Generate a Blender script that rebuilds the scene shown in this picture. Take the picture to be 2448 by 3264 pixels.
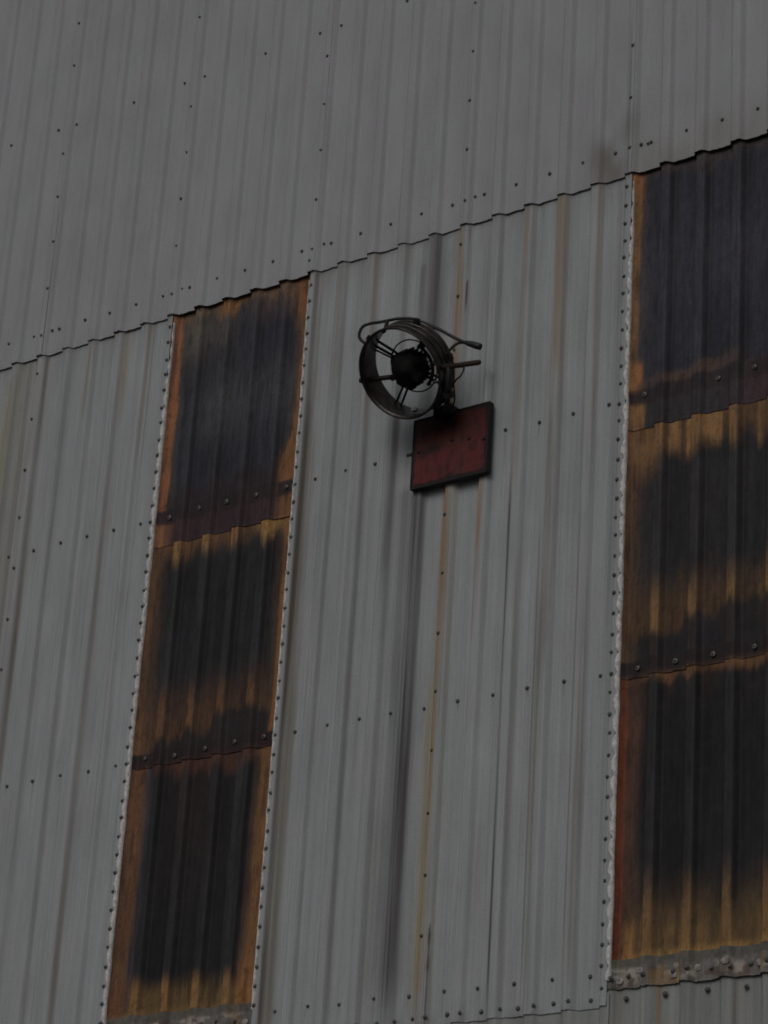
import bpy, bmesh, math, random
import numpy as np
from mathutils import Vector, Matrix, Euler

random.seed(7)
rng = np.random.default_rng(11)
for o in list(bpy.data.objects):
    bpy.data.objects.remove(o)
scene = bpy.context.scene
C = scene.collection

# ------------------------------------------------------------------ camera
cam_data = bpy.data.cameras.new('camera')
cam = bpy.data.objects.new('camera', cam_data)
C.objects.link(cam)
right = Vector((0.7901976678740318, 0.6098037914141397, 0.06104901033713639))
down = Vector((-0.1901732127237584, 0.3386826510036822, -0.9214815305098046))
fwd = Vector((-0.5825991716854115, 0.7165426699683056, 0.38359458711700434))
m = Matrix((right, -down, -fwd)).transposed().to_4x4()
m.translation = Vector((10.94927571, -10.02819257, -6.85267038))
cam.matrix_world = m
cam_data.sensor_fit = 'VERTICAL'
cam_data.sensor_height = 32.64
cam_data.sensor_width = 24.48
cam_data.lens = 89.4676
cam_data.clip_start = 0.1
cam_data.clip_end = 3000
cam_data.dof.use_dof = True            # long phone zoom: faint overall softness
cam_data.dof.focus_distance = 14.3
cam_data.dof.aperture_fstop = 8.0
scene.camera = cam

# ------------------------------------------------------------------ sky and sun
SUN_AZ = (0.17, -0.84, 0.54)
sd = Vector(SUN_AZ).normalized()
elev = math.asin(sd.z)
az = math.atan2(sd.x, sd.y)
world = bpy.data.worlds.new('World')
scene.world = world
world.use_nodes = True
wn = world.node_tree.nodes
wl = world.node_tree.links
bg = wn['Background']
sky = wn.new('ShaderNodeTexSky')
sky.sky_type = 'NISHITA'
sky.sun_disc = False
sky.sun_elevation = elev
sky.sun_rotation = az
sky.air_density = 1.0
sky.dust_density = 6.0
sky.ozone_density = 1.5
hsv = wn.new('ShaderNodeHueSaturation')
hsv.inputs['Saturation'].default_value = 0.35      # cloud cover takes most of the blue out
wl.new(sky.outputs[0], hsv.inputs['Color'])
wl.new(hsv.outputs[0], bg.inputs[0])
bg.inputs[1].default_value = 0.08
sun_data = bpy.data.lights.new('sun', 'SUN')
sun_data.energy = 1.2
sun_data.angle = math.radians(30)
sun_data.color = (1.0, 0.975, 0.95)
sun = bpy.data.objects.new('sun', sun_data)
C.objects.link(sun)
sun.rotation_euler = sd.to_track_quat('Z', 'Y').to_euler()
sun.location = (0, -10, 20)
scene.view_settings.view_transform = 'Standard'
scene.view_settings.look = 'None'
scene.view_settings.gamma = 1
scene.view_settings.use_curve_mapping = False
scene.view_settings.exposure = -1.55

GROUND_Z = -8.45

# ------------------------------------------------------------------ materials
def new_mat(name):
    mt = bpy.data.materials.new(name)
    mt.use_nodes = True
    return mt, mt.node_tree.nodes, mt.node_tree.links, mt.node_tree.nodes['Principled BSDF']

def noise_node(n, l, coord, scale, vec_scale, detail=4, rough=0.6):
    mp = n.new('ShaderNodeMapping')
    mp.inputs['Scale'].default_value = vec_scale
    l.new(coord, mp.inputs['Vector'])
    t = n.new('ShaderNodeTexNoise')
    t.inputs['Scale'].default_value = scale
    t.inputs['Detail'].default_value = detail
    t.inputs['Roughness'].default_value = rough
    l.new(mp.outputs[0], t.inputs['Vector'])
    return t.outputs['Fac']

def ramp(n, l, fac, a, b, lo, hi):
    r = n.new('ShaderNodeMapRange')
    r.inputs['From Min'].default_value = a
    r.inputs['From Max'].default_value = b
    r.inputs['To Min'].default_value = lo
    r.inputs['To Max'].default_value = hi
    l.new(fac, r.inputs['Value'])
    return r.outputs[0]

def math_node(n, l, op, a, b):
    k = n.new('ShaderNodeMath'); k.operation = op
    for i, v in enumerate((a, b)):
        if isinstance(v, (int, float)): k.inputs[i].default_value = v
        else: l.new(v, k.inputs[i])
    return k.outputs[0]

def sheet_material(name, rough, metallic=0.0, gritty=1.0, spec=0.3, streaky=1.0):
    """weathered sheet: colour comes from the per-vertex map of grime and painted shade, finer grain from noise"""
    mt, n, l, b = new_mat(name)
    at = n.new('ShaderNodeAttribute'); at.attribute_name = 'grime'
    co = n.new('ShaderNodeTexCoord').outputs['Object']
    streak = noise_node(n, l, co, 1.0, (95, 20, 1.6), 5, 0.65)
    fine = noise_node(n, l, co, 1.0, (330, 60, 6), 3, 0.7)
    speck = noise_node(n, l, co, 1.0, (160, 160, 160), 2, 0.8)
    blot = noise_node(n, l, co, 1.0, (6, 6, 2.2), 5, 0.6)
    f = ramp(n, l, streak, 0.3, 0.7, 1 - 0.12 * gritty * streaky, 1 + 0.09 * gritty * streaky)
    f2 = ramp(n, l, fine, 0.3, 0.7, 1 - 0.08 * gritty * streaky, 1 + 0.07 * gritty * streaky)
    f3 = ramp(n, l, speck, 0.3, 0.7, 1 - 0.10 * gritty, 1 + 0.10 * gritty)
    f4 = ramp(n, l, blot, 0.3, 0.7, 1 - 0.07 * gritty, 1 + 0.06 * gritty)
    f = math_node(n, l, 'MULTIPLY', math_node(n, l, 'MULTIPLY', f, f2), math_node(n, l, 'MULTIPLY', f3, f4))
    vm = n.new('ShaderNodeVectorMath'); vm.operation = 'SCALE'
    l.new(at.outputs['Color'], vm.inputs[0]); l.new(f, vm.inputs['Scale'])
    # slight warm / cool drift in the chalked paint
    tint = n.new('ShaderNodeMix'); tint.data_type = 'RGBA'; tint.blend_type = 'MULTIPLY'
    tint.inputs[0].default_value = 1.0
    cr = n.new('ShaderNodeValToRGB')
    cr.color_ramp.elements[0].position = 0.3; cr.color_ramp.elements[0].color = (1.0, 0.97, 0.99, 1)
    cr.color_ramp.elements[1].position = 0.7; cr.color_ramp.elements[1].color = (0.96, 1.0, 0.985, 1)
    l.new(noise_node(n, l, co, 1.0, (14, 14, 3), 3, 0.6), cr.inputs[0])
    l.new(vm.outputs[0], tint.inputs[6]); l.new(cr.outputs[0], tint.inputs[7])
    l.new(tint.outputs[2], b.inputs['Base Color'])
    b.inputs['Roughness'].default_value = rough
    b.inputs['Metallic'].default_value = metallic
    b.inputs['Specular IOR Level'].default_value = spec
    rr = ramp(n, l, streak, 0.3, 0.7, rough - 0.08, rough + 0.08)
    l.new(rr, b.inputs['Roughness'])
    bp = n.new('ShaderNodeBump'); bp.inputs['Strength'].default_value = 0.25
    bp.inputs['Distance'].default_value = 0.002
    l.new(speck, bp.inputs['Height']); l.new(bp.outputs[0], b.inputs['Normal'])
    return mt

M_GREY = sheet_material('weathered_grey_paint', 0.62)
M_UPPER = sheet_material('chalked_grey_paint', 0.66, gritty=1.0, streaky=0.35)
M_STRIP = sheet_material('sooty_rooflight_sheet', 0.55, gritty=2.2, spec=0.12, streaky=.55)

def plain(name, col, rough=0.6, metallic=0.0, var=0.25, scale=60, spec=0.4, col2=None):
    mt, n, l, b = new_mat(name)
    co = n.new('ShaderNodeTexCoord').outputs['Object']
    f = noise_node(n, l, co, scale, (1, 1, 1), 5, 0.65)
    cr = n.new('ShaderNodeValToRGB')
    c2 = col2 or tuple(c * (1 + var) for c in col)
    cr.color_ramp.elements[0].position = 0.35
    cr.color_ramp.elements[0].color = tuple(c * (1 - var) for c in col) + (1,)
    cr.color_ramp.elements[1].position = 0.68
    cr.color_ramp.elements[1].color = tuple(c2) + (1,)
    l.new(f, cr.inputs[0]); l.new(cr.outputs[0], b.inputs['Base Color'])
    b.inputs['Roughness'].default_value = rough
    b.inputs['Metallic'].default_value = metallic
    b.inputs['Specular IOR Level'].default_value = spec
    bp = n.new('ShaderNodeBump'); bp.inputs['Strength'].default_value = 0.3
    bp.inputs['Distance'].default_value = 0.001
    l.new(f, bp.inputs['Height']); l.new(bp.outputs[0], b.inputs['Normal'])
    return mt

M_SCREW = plain('tarnished_screw', (0.15, 0.15, 0.15), 0.5, 0.4, 0.4, 90)
M_WASHER = plain('screw_washer', (0.11, 0.107, 0.105), 0.8, 0.0, 0.3, 90)
M_PALE = plain('pale_screw_cap', (0.22, 0.22, 0.22), 0.6, 0.0, 0.3, 90)
M_SEAL = plain('chalky_sealant', (0.68, 0.67, 0.66), 0.9, 0.0, 0.3, 45)
M_OLDSEAL = plain('old_dirty_sealant', (0.34, 0.31, 0.29), 0.9, 0.0, 0.45, 60)
M_RING = plain('oily_ring_metal', (0.040, 0.040, 0.041), 0.34, 0.7, 0.4, 14, 0.5, (0.095, 0.078, 0.072))
M_RIM = plain('highlight_rim_metal', (0.10, 0.095, 0.09), 0.35, 0.8, 0.5, 18, 0.5)  # lighter than the ring: edge highlights put into the metal colour
M_SOOTY = plain('sooty_motor_casting', (0.010, 0.010, 0.010), 0.75, 0.0, 0.4, 40, 0.2)
M_BLACK = plain('black_iron', (0.024, 0.021, 0.021), 0.6, 0.2, 0.3, 30)
M_RUSTROD = plain('rusty_rod', (0.045, 0.028, 0.022), 0.75, 0.1, 0.4, 60)
M_RUBBER = plain('black_cable', (0.02, 0.02, 0.022), 0.5, 0.0, 0.2, 60)
M_WIRE = plain('dark_wire', (0.035, 0.035, 0.037), 0.5, 0.4, 0.3, 60)
M_ALU = plain('dull_aluminium', (0.25, 0.25, 0.26), 0.45, 0.7, 0.3, 60)

# ------------------------------------------------------------------ small helpers
def set_props(o, label=None, cat=None, kind=None, group=None):
    if label: o['label'] = label
    if cat: o['category'] = cat
    if kind: o['kind'] = kind
    if group: o['group'] = group

def empty(name, loc=(0, 0, 0)):
    o = bpy.data.objects.new(name, None)
    C.objects.link(o); o.location = loc
    return o

def link_mesh(name, me, mat, parent=None, smooth=True):
    o = bpy.data.objects.new(name, me)
    C.objects.link(o)
    if mat is not None and not me.materials:
        me.materials.append(mat)
    if smooth:
        me.shade_smooth()
    if parent is not None:
        o.parent = parent
        par = parent.matrix_world if parent.type == 'EMPTY' and parent.parent is None else None
        if par is not None:
            # parents are unrotated empties: keep world-space vertices
            o.location = -Vector(parent.location)
    return o

def bm_obj(name, bm, mat, parent=None, smooth=True):
    me = bpy.data.meshes.new(name)
    bm.normal_update()
    bm.to_mesh(me); bm.free()
    return link_mesh(name, me, mat, parent, smooth)

def bm_tube(bm, pts, r, seg=10, cap=True, closed=False):
    pts = [Vector(p) for p in pts]
    nn = len(pts)
    rs = r if isinstance(r, (list, tuple)) else [r] * nn
    rings = []
    prev_n = None
    for i, p in enumerate(pts):
        if closed:
            t = pts[(i + 1) % nn] - pts[i - 1]
        else:
            t = pts[min(i + 1, nn - 1)] - pts[max(i - 1, 0)]
        t.normalize()
        if prev_n is None:
            a = Vector((0, 0, 1)) if abs(t.z) < 0.9 else Vector((1, 0, 0))
            nrm = t.cross(a).normalized()
        else:
            nrm = (prev_n - t * prev_n.dot(t)).normalized()
        prev_n = nrm
        b = t.cross(nrm)
        rings.append([bm.verts.new(p + (nrm * math.cos(2 * math.pi * k / seg) + b * math.sin(2 * math.pi * k / seg)) * rs[i]) for k in range(seg)])
    rng_ = range(nn) if closed else range(nn - 1)
    for i in rng_:
        A = rings[i]; B = rings[(i + 1) % nn]
        for k in range(seg):
            bm.faces.new((A[k], A[(k + 1) % seg], B[(k + 1) % seg], B[k]))
    if cap and not closed:
        bm.faces.new(rings[0][::-1]); bm.faces.new(rings[-1])

def smooth_path(pts, per=6):
    """Catmull-Rom through the given points"""
    P = [Vector(p) for p in pts]
    P = [P[0] * 2 - P[1]] + P + [P[-1] * 2 - P[-2]]
    out = []
    for i in range(1, len(P) - 2):
        for k in range(per):
            t = k / per
            a, b, c, d = P[i - 1], P[i], P[i + 1], P[i + 2]
            out.append(0.5 * ((2 * b) + (c - a) * t + (2 * a - 5 * b + 4 * c - d) * t * t + (3 * b - a - 3 * c + d) * t ** 3))
    out.append(P[-2])
    return out

def bm_box(bm, c, sx, sy, sz, ex=Vector((1, 0, 0)), ey=Vector((0, 1, 0)), ez=Vector((0, 0, 1)), bev=0.0):
    c = Vector(c)
    vs = []
    for i in (-1, 1):
        for j in (-1, 1):
            for k in (-1, 1):
                vs.append(bm.verts.new(c + ex * i * sx / 2 + ey * j * sy / 2 + ez * k * sz / 2))
    fs = [(0, 1, 3, 2), (4, 6, 7, 5), (0, 4, 5, 1), (2, 3, 7, 6), (0, 2, 6, 4), (1, 5, 7, 3)]
    nf = [bm.faces.new([vs[q] for q in f]) for f in fs]
    if bev:
        es = set(e for f in nf for e in f.edges)
        bmesh.ops.bevel(bm, geom=list(es), offset=bev, segments=2, affect='EDGES')

def bm_lathe(bm, prof, org, ax, e1, e2, seg=48, closed=False):
    """prof: list of (distance along axis, radius)"""
    rings = []
    for d, r in prof:
        rings.append([bm.verts.new(org + ax * d + (e1 * math.cos(2 * math.pi * k / seg) + e2 * math.sin(2 * math.pi * k / seg)) * r) for k in range(seg)])
    n = len(rings)
    for i in range(n if closed else n - 1):
        A = rings[i]; B = rings[(i + 1) % n]
        for k in range(seg):
            bm.faces.new((A[k], A[(k + 1) % seg], B[(k + 1) % seg], B[k]))
    if not closed:
        bm.faces.new(rings[0][::-1]); bm.faces.new(rings[-1])

# ------------------------------------------------------------------ numpy noise
def n1(x, freq, seed):
    r = np.random.default_rng(seed).random(4096)
    t = np.asarray(x) * freq + 500.0
    i = np.floor(t).astype(int); f = t - i; f = f * f * (3 - 2 * f)
    return (r[i % 4096] * (1 - f) + r[(i + 1) % 4096] * f) * 2 - 1

def n2(x, y, fx, fy, seed):
    r = np.random.default_rng(seed).random((512, 512))
    a = np.asarray(x) * fx + 200.0; b = np.asarray(y) * fy + 200.0
    i = np.floor(a).astype(int); j = np.floor(b).astype(int)
    f = a - i; g = b - j; f = f * f * (3 - 2 * f); g = g * g * (3 - 2 * g)
    i0, i1, j0, j1 = i % 512, (i + 1) % 512, j % 512, (j + 1) % 512
    return ((r[i0, j0] * (1 - f) + r[i1, j0] * f) * (1 - g) + (r[i0, j1] * (1 - f) + r[i1, j1] * f) * g) * 2 - 1

def ss(a, b, x):
    t = np.clip((np.asarray(x) - a) / (b - a), 0, 1)
    return t * t * (3 - 2 * t)

def band(x, a, b, s):
    """1 between a and b, soft edges of half-width s"""
    return ss(a - s, a + s, x) * (1 - ss(b - s, b + s, x))

def mix(c, m_, col):
    m_ = np.clip(m_, 0, 1)[..., None]
    return c * (1 - m_) + np.array(col) * m_

# ------------------------------------------------------------------ sheet profile
RIB_H = 0.030
def rib(u):
    f = np.mod(np.asarray(u) + 0.05, 0.2) - 0.05
    return RIB_H * ss(-0.012, 0.006, f) * (1 - ss(0.042, 0.076, f))

def real_u(app):
    """position along the wall of something seen at apparent position app (rib height shifts it)"""
    us = np.linspace(app - 0.01, app + 0.04, 60)
    e = np.abs(us - 0.8 * rib(us) - app)
    return float(us[np.argmin(e)])

# ------------------------------------------------------------------ grime and painted shade of the grey sheets
BASE_UP = np.array((0.366, 0.375, 0.398))
BASE_LO = np.array((0.374, 0.394, 0.414))
TAN = (0.30, 0.235, 0.15); BRN = (0.20, 0.165, 0.13); DRK = (0.14, 0.135, 0.14)
SOOT = (0.075, 0.07, 0.075); ORG = (0.34, 0.235, 0.135); YEL = (0.34, 0.29, 0.14); OLV = (0.22, 0.22, 0.18)
# (apparent u, half width, v top, v bottom, colour, strength)
STREAKS = [
    (-0.02, .045, -.10, -1.9, YEL, .45), (0.07, .06, .0, -2.6, (.27, .26, .19), .5), (0.13, .020, .0, -4.2, BRN, .6), (0.262, .020, .0, -4.2, (.17, .145, .12), .9),
    (0.305, .006, .0, -1.0, ORG, .25), (0.60, .012, 0, -.5, TAN, .5), (0.88, .030, 0, -.55, TAN, .65),
    (0.855, .022, -.5, -4.2, BRN, .38), (0.885, .012, -1.1, -1.25, ORG, .4), (1.05, .012, 0, -.9, TAN, .6),
    (1.085, .006, 0, -2.0, BRN, .4), (0.45, .008, -.3, -3.0, BRN, .15), (1.01, .008, -.3, -3.5, BRN, .2),
    (-.14, .02, 0, -4.2, BRN, .4), (0.03, .010, -.1, -3, BRN, .35), (0.19, .03, 0, -2.2, TAN, .18),
    (2.250, .018, .02, -2.2, (0.13, .09, .07), .8), (2.256, .024, -.5, -4.2, (0.075, .052, .042), .95), (2.285, .045, -.8, -4.2, (.19, .17, .14), .6),
    (2.300, .028, -2.2, -4.2, OLV, .6), (2.285, .012, 0, -1.4, BRN, .4), (2.41, .022, 0, -.9, BRN, .40), (2.45, .010, 0, -4.1, BRN, .2),
    (2.645, .022, 0, -1.0, TAN, .55), (2.655, .018, -.9, -4.1, DRK, .30), (2.60, .005, 0, -2.0, BRN, .3),
    (2.835, .030, -.55, -2.0, DRK, .55), (2.84, .02, -1.8, -4.1, DRK, .20), (2.885, .035, -2.9, -4.1, OLV, .35),
    (2.985, .095, -1.40, -4.1, DRK, .48), (3.020, .045, -1.40, -4.1, (.10, .095, .10), .78), (3.006, .006, -2.2, -4.1, SOOT, .7),
    (2.985, .006, -2.6, -4.1, SOOT, .45), (3.03, .070, .05, -.85, (.15, .14, .15), .55), (3.05, .045, .05, -.85, (.10, .09, .105), .65),
    (2.955, .02, -.15, -.9, DRK, .40), (3.045, .05, -.6, -1.0, DRK, .35),
    (3.190, .021, 0, -4.1, ORG, .62), (3.165, .028, -2.3, -4.1, YEL, .45), (3.215, .012, -.2, -2.6, TAN, .45), (3.25, .012, -1.2, -4.1, YEL, .25),
    (3.243, .006, -.02, -.12, (.05, .03, .03), .95), (3.242, .005, -.33, -.50, (.06, .04, .04), .8),
    (3.190, .010, -1.0, -3.3, ORG, .5), (3.395, .012, -1.42, -1.95, (.38, .23, .12), .75), (3.39, .008, -1.9, -2.3, ORG, .35), (3.37, .01, 0, -.8, BRN, .2),
    (3.43, .02, -.9, -1.2, DRK, .35),  # shade right of the fan, under the bar, painted on the wall
    (3.575, .005, -.5, -2.0, BRN, .6), (3.578, .0045, -1.3, -4.1, (.06, .05, .045), .85), (3.60, .012, 0, -1.6, TAN, .65),
    (3.63, .02, 0, -.5, BRN, .2), (3.64, .016, -1.8, -4.1, BRN, .22), (3.48, .02, -3.0, -4.1, TAN, .2),
    (3.815, .032, 0, -1.1, (.30, .215, .125), .95), (3.80, .026, -1.0, -2.6, BRN, .50), (3.785, .018, -2.0, -4.1, OLV, .50),
    (3.762, .004, -1.6, -4.1, (.09, .08, .07), .55), (3.81, .004, -1.1, -2.2, ORG, .5), (3.845, .015, -.5, -2.2, BRN, .3),
    (4.035, .018, 0, -1.4, TAN, .55), (3.98, .008, -.3, -1.6, BRN, .35), (4.018, .010, -1.2, -4.1, BRN, .45), (3.985, .006, -1.5, -4.1, BRN, .30),
    (4.045, .006, -1.9, -3.4, BRN, .35), (4.165, .02, -.05, -4.1, DRK, .25), (4.03, .03, -2.8, -4.1, OLV, .3),
]
WALL_SCREWS = []   # filled below: (apparent u, v, rib?) used for little rust runs too

def grey_colour(u, v, upper):
    c = np.broadcast_to(BASE_UP if upper else BASE_LO, u.shape + (3,)).copy()
    wob = 0.004 * n2(u, v, 3, 1.2, 5)
    ua = u - 0.8 * rib(u)
    q_ = .45 if upper else 1.0
    k = 1 + q_ * 0.035 * n2(u + wob, v, 60, .5, 1) + q_ * 0.04 * n2(u + wob, v, 22, .35, 2) + 0.03 * n2(u, v, 2.2, .5, 3) + .02 * n2(u, v, 7, 6, 9)
    if not upper:
        k += 0.04 * n2(u + wob, v, 120, .7, 4)
    c = c * k[..., None]
    if upper:
        # slightly darker bands beside each rib, olive tide mark above the seam on the right
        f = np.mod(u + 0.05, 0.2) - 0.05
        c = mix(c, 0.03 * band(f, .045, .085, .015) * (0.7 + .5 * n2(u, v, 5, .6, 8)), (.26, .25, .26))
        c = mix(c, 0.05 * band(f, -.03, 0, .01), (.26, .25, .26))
        mk = np.exp(-((u - 4.12) / .15) ** 2 - ((v - .15) / .20) ** 2) * (0.65 + .8 * n2(u, v, 14, 7, 21))
        c = mix(c, .85 * mk, (.185, .172, .15))
        mk = ss(4.0, 4.5, u) * (1 - ss(.0, .26, v)) * (.6 + .5 * n2(u, v, 7, 6, 22))
        c = mix(c, .70 * mk, (.23, .225, .18))
        c = mix(c, .5 * band(u, 4.215, 4.228, .004) * (1 - ss(.5, 1.1, v)), (.10, .10, .10))
        c = mix(c, .22 * band(u, 3.218, 3.228, .004) * (1 - ss(.5, 1.1, v)), (.12, .12, .12))
        mk = (1 - ss(.0, .09, v)) * (.35 + .5 * n2(u, v, 16, 10, 23))
        c = mix(c, .30 * mk, (.22, .21, .19))
    else:
        kk = np.floor((u + .066) / .2)
        hsh = np.mod(np.sin(kk * 12.9898) * 43758.5453, 1.0)
        for sv in (-1.21, -2.57, -3.96):
            d_ = sv - v
            ln = .04 + .16 * np.mod(hsh * 7.3 + sv, 1.0)
            mk = np.exp(-((u - (kk * .2 + .134) + .3 * wob) / .008) ** 2) * ss(-.004, .008, d_) * (1 - ss(.2 * ln, ln, d_))
            c = mix(c, (.15 + .45 * np.mod(hsh * 3.7 - sv, 1.0)) * mk, (.22, .18, .15))
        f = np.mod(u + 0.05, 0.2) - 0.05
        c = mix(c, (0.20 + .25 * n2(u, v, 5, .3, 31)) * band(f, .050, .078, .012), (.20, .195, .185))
        for (au, hw, v0, v1, col, st) in STREAKS:
            fade = 0.10 if (v0 - v1) > .5 else .03
            top = 1 - ss(v0 - (.40 if (v0 < -.25 and v0 - v1 > .9 and not -1.43 < v0 < -1.39) else fade * .2), v0 + fade * .3, v)
            top = np.clip(top * (1 + .5 * n2(u, v, 120, 1.5, 77)), 0, 1)
            mk = np.exp(-np.abs((ua - au + wob * .8) / hw) ** 2.6) * top * ss(v1 - fade, v1 + fade * 3, v)
            mk = mk * (0.80 + .35 * n2(u, v, 90, 1.1, int(abs(au) * 977) % 9999) + .25 * n1(v, 1.7, int(abs(au) * 571) % 9999))
            c = mix(c, min(1, 1.25 * st) * mk, col)
        # dirt that has run down from the seam
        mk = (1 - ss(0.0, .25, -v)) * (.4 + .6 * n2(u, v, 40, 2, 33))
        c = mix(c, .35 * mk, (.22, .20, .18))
        c = mix(c, .75 * (1 - ss(0.0, .014, -v)), (.07, .06, .06))  # painted dark line under the lap, deepens the seam shadow
        # rusted-through seam of the sheet edge low on rib sixteen
        mk = band(ua, 3.230, 3.238, .003) * (1 - ss(-3.68, -3.64, v)) * (.75 + .5 * n1(v, 9, 41))
        c = mix(c, mk, (.035, .02, .018))
        for hv in (-3.70, -3.83):
            c = mix(c, np.exp(-((ua - 3.234) / .008) ** 2 - ((v - hv) / .03) ** 2), (.04, .015, .012))
        # tide mark above the bottom edge
        mk = (1 - ss(-4.11, -4.03, v)) * (.4 + .7 * n2(u, v, 22, 9, 43))
        c = mix(c, .45 * mk * ss(-4.13, -4.11, v), (.16, .15, .14))
    return np.clip(c, 0.004, 1)

def low_colour(u, v):
    """sheets below the bottom edge: greener, dirtier, with run-off from the band above"""
    c = np.broadcast_to(np.array((.30, .315, .305)), u.shape + (3,)).copy()
    c = c * (1 + .10 * n2(u, v, 45, .8, 51) + .10 * n2(u, v, 14, 1.5, 52))[..., None]
    ua = u - 0.8 * rib(u)
    for au, hw, col, st in ((4.475, .018, (.22, .12, .05), .8), (4.27, .03, BRN, .6), (4.60, .02, DRK, .5), (4.86, .018, (.16, .12, .10), .6),
                            (4.39, .02, (.42, .42, .41), .4), (4.55, .012, (.4, .4, .4), .5), (4.70, .03, DRK, .3),
                            (1.45, .02, BRN, .5), (1.8, .02, DRK, .6), (2.05, .02, BRN, .6)):
        c = mix(c, st * np.exp(-np.abs((ua - au) / hw) ** 2.4) * (.8 + .4 * n2(u, v, 60, 3, 55)), col)
    mk = (1 - ss(0, .07, -4.0 - v)) * (.5 + .5 * n2(u, v, 18, 12, 56))
    return np.clip(mix(c, .5 * mk, (.16, .16, .15)), .004, 1)

# ------------------------------------------------------------------ grime and painted rib shade of the strips
def strip_colour(which, panel, u, v):
    u0 = 1.2 if which == 1 else 4.2
    ua = u - 0.8 * rib(u)
    w = .012 * n2(u, v, 14, 5, 61) + .006 * n2(u, v, 50, 9, 62)
    s = ua - u0 + w
    vv = v + .045 * n2(u, v, 18, 2, 63) + .012 * n2(u, v, 60, 12, 64)
    f = np.mod(u + 0.05, 0.2) - 0.05
    top = band(f, .004, .048, .006)              # rib crown: tinted lighter than the flats
    gut = band(f, .058, .088, .012)              # dirt beside each rib, darkened further to paint in rib shade
    nz = .5 + .5 * n2(u, v, 30, 2.5, 65)
    fine = 1 + .16 * n2(u, v, 85, 1.6, 66) + .12 * n2(u, v, 26, 1.1, 67)
    D = {1: (.050, .052, .068), 2: (.036, .037, .042), 3: (.027, .027, .031)}[panel]
    c = np.broadcast_to(np.array(D), u.shape + (3,)).copy() * fine[..., None]
    OR1 = (.40, .17, .085); OR2 = (.32, .155, .070); BR = (.17, .105, .068); OC = (.40, .225, .10); MA = (.050, .034, .036); BK = (.022, .020, .024)
    RD = (.22, .065, .034)
    c = mix(c, .16 * top, (.12, .12, .13))
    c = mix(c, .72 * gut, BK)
    if which == 1 and panel == 1:
        c = mix(c, .55 * np.exp(-((v + .62) / .20) ** 2) * (.6 + .4 * n2(u, v, 5, 4, 71)), (.135, .135, .145))
        c = mix(c, .45 * np.exp(-((v + .15) / .16) ** 2) * (1 - ss(.35, .6, s)), (.20, .17, .14))
        c = mix(c, .75 * (1 - ss(.04, .26, -vv)) * ss(.5, .62, s), (.15, .105, .095))
        c = mix(c, .80 * (1 - ss(.03, .09, -vv)) * (.5 + nz * .6), (.24, .15, .09))
        c = mix(c, .95 * band(s, .36, .56, .03) * (1 - ss(.02, .11 , -vv)), OR2)
        c = mix(c, .45 * band(s, .17, .23, .015) * (1 - ss(.1, .45, -v)), (.24, .20, .16))
        # orange margins
        c = mix(c, .6 * (1 - ss(.08, .17, s)) * (.6 + .3 * nz), (.17, .135, .115))
        c = mix(c, (1 - ss(.088, .108, s)) * (.80 + .2 * nz), OR1)
        rm = .955 - .06 * (1 - ss(.05, .35, -v)) - .09 * ss(.85, 1.15, -v)
        c = mix(c, .55 * ss(-.07, .0, s - rm) * (.7 + .3 * nz), BR)
        c = mix(c, ss(-.012, .012, s - rm) * (.80 + .2 * nz), OR2)
        c = mix(c, .7 * ss(.9, .93, s) * band(v, -.30, -.22, .03), (.13, .10, .06))
        # purlin band showing dark, lap zone
        c = mix(c, .60 * ss(1.02, 1.12, -vv) * band(s, .1, .88, .02), MA)
        c = mix(c, .4 * ss(1.18, 1.24, -vv) * band(s, .1, .9, .02), (.10, .05, .06))
        c = mix(c, .95 * band(v, -1.245, -1.172, .006) * ((s < .13) | (s > .87)), (.075, .05, .06))
        c = mix(c, .65 * band(v, -1.40, -1.25, .006) * (1 - ss(.11, .2, s)), (.27, .14, .075))
        c = mix(c, .35 * ss(.86, .9, s) * ss(1.25, 1.26, -v), BR)
    elif which == 1 and panel == 2:
        c = mix(c, .72 * ss(2.08, 2.42, -vv) , (.15, .080, .048))
        c = mix(c, .70 * top * ss(2.16, 2.36, -v) * (.6 + .4 * nz), (.29, .145, .06))
        c = mix(c, .88 * (1 - ss(1.38, 1.49, -vv)), (.20, .105, .058))
        c = mix(c, .95 * (1 - ss(1.42, 1.55, -vv)) * (top * .9 + .06) * (.8 + .3 * nz), OC)
        c = mix(c, .8 * (1 - ss(1.38, 1.50, -vv)) * ss(.7, .85, s), (.42, .25, .09))
        c = mix(c, .80 * (1 - ss(.03, .19, s)) * (.6 + .4 * nz), (.21, .12, .068))
        c = mix(c, .6 * (1 - ss(.055, .075, s)) * (.5 + .5 * nz), OR2)
        c = mix(c, .55 * ss(.88, .95, s), BR)
        c = mix(c, .92 * ss(.935, .955, s), OR2)
        # dark patch above the lap
        st = -2.50 + .085 * ss(.55, .57, s) + .04 * ss(.36, .38, s) + .02 * n1(s, 30, 72) - .05 * ss(.86, .88, s)
        c = mix(c, .92 * (1 - ss(-.03, .035, v - st + .03 * n2(u, v, 40, 6, 74))) * band(s, .165, .935, .02), (.034, .032, .037))
        c = mix(c, .95 * band(v, -2.62, -2.535 , .008) * (1 - ss(.15, .17, s)), (.07, .055, .055))
        c = mix(c, .95 * band(v, -2.62, -2.53, .006) * ss(.86, .88, s), (.085, .045, .05))
        c = mix(c, .45 * (1 - ss(-2.60, -2.57, v)) * (.3 + .9 * nz), (.20, .08, .05))
    elif which == 1:
        c = mix(c, .75 * (1 - ss(2.63, 2.72, -vv)) * (.2 + .9 * nz), (.19, .08, .05))
        c = mix(c, .10 * band(s, .3, .6, .1) * (1 - ss(3.0, 3.5, -v)), (.13, .06, .045))
        c = mix(c, .8 * (1 - ss(.17, .20, s)), (.075, .075, .09))
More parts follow.
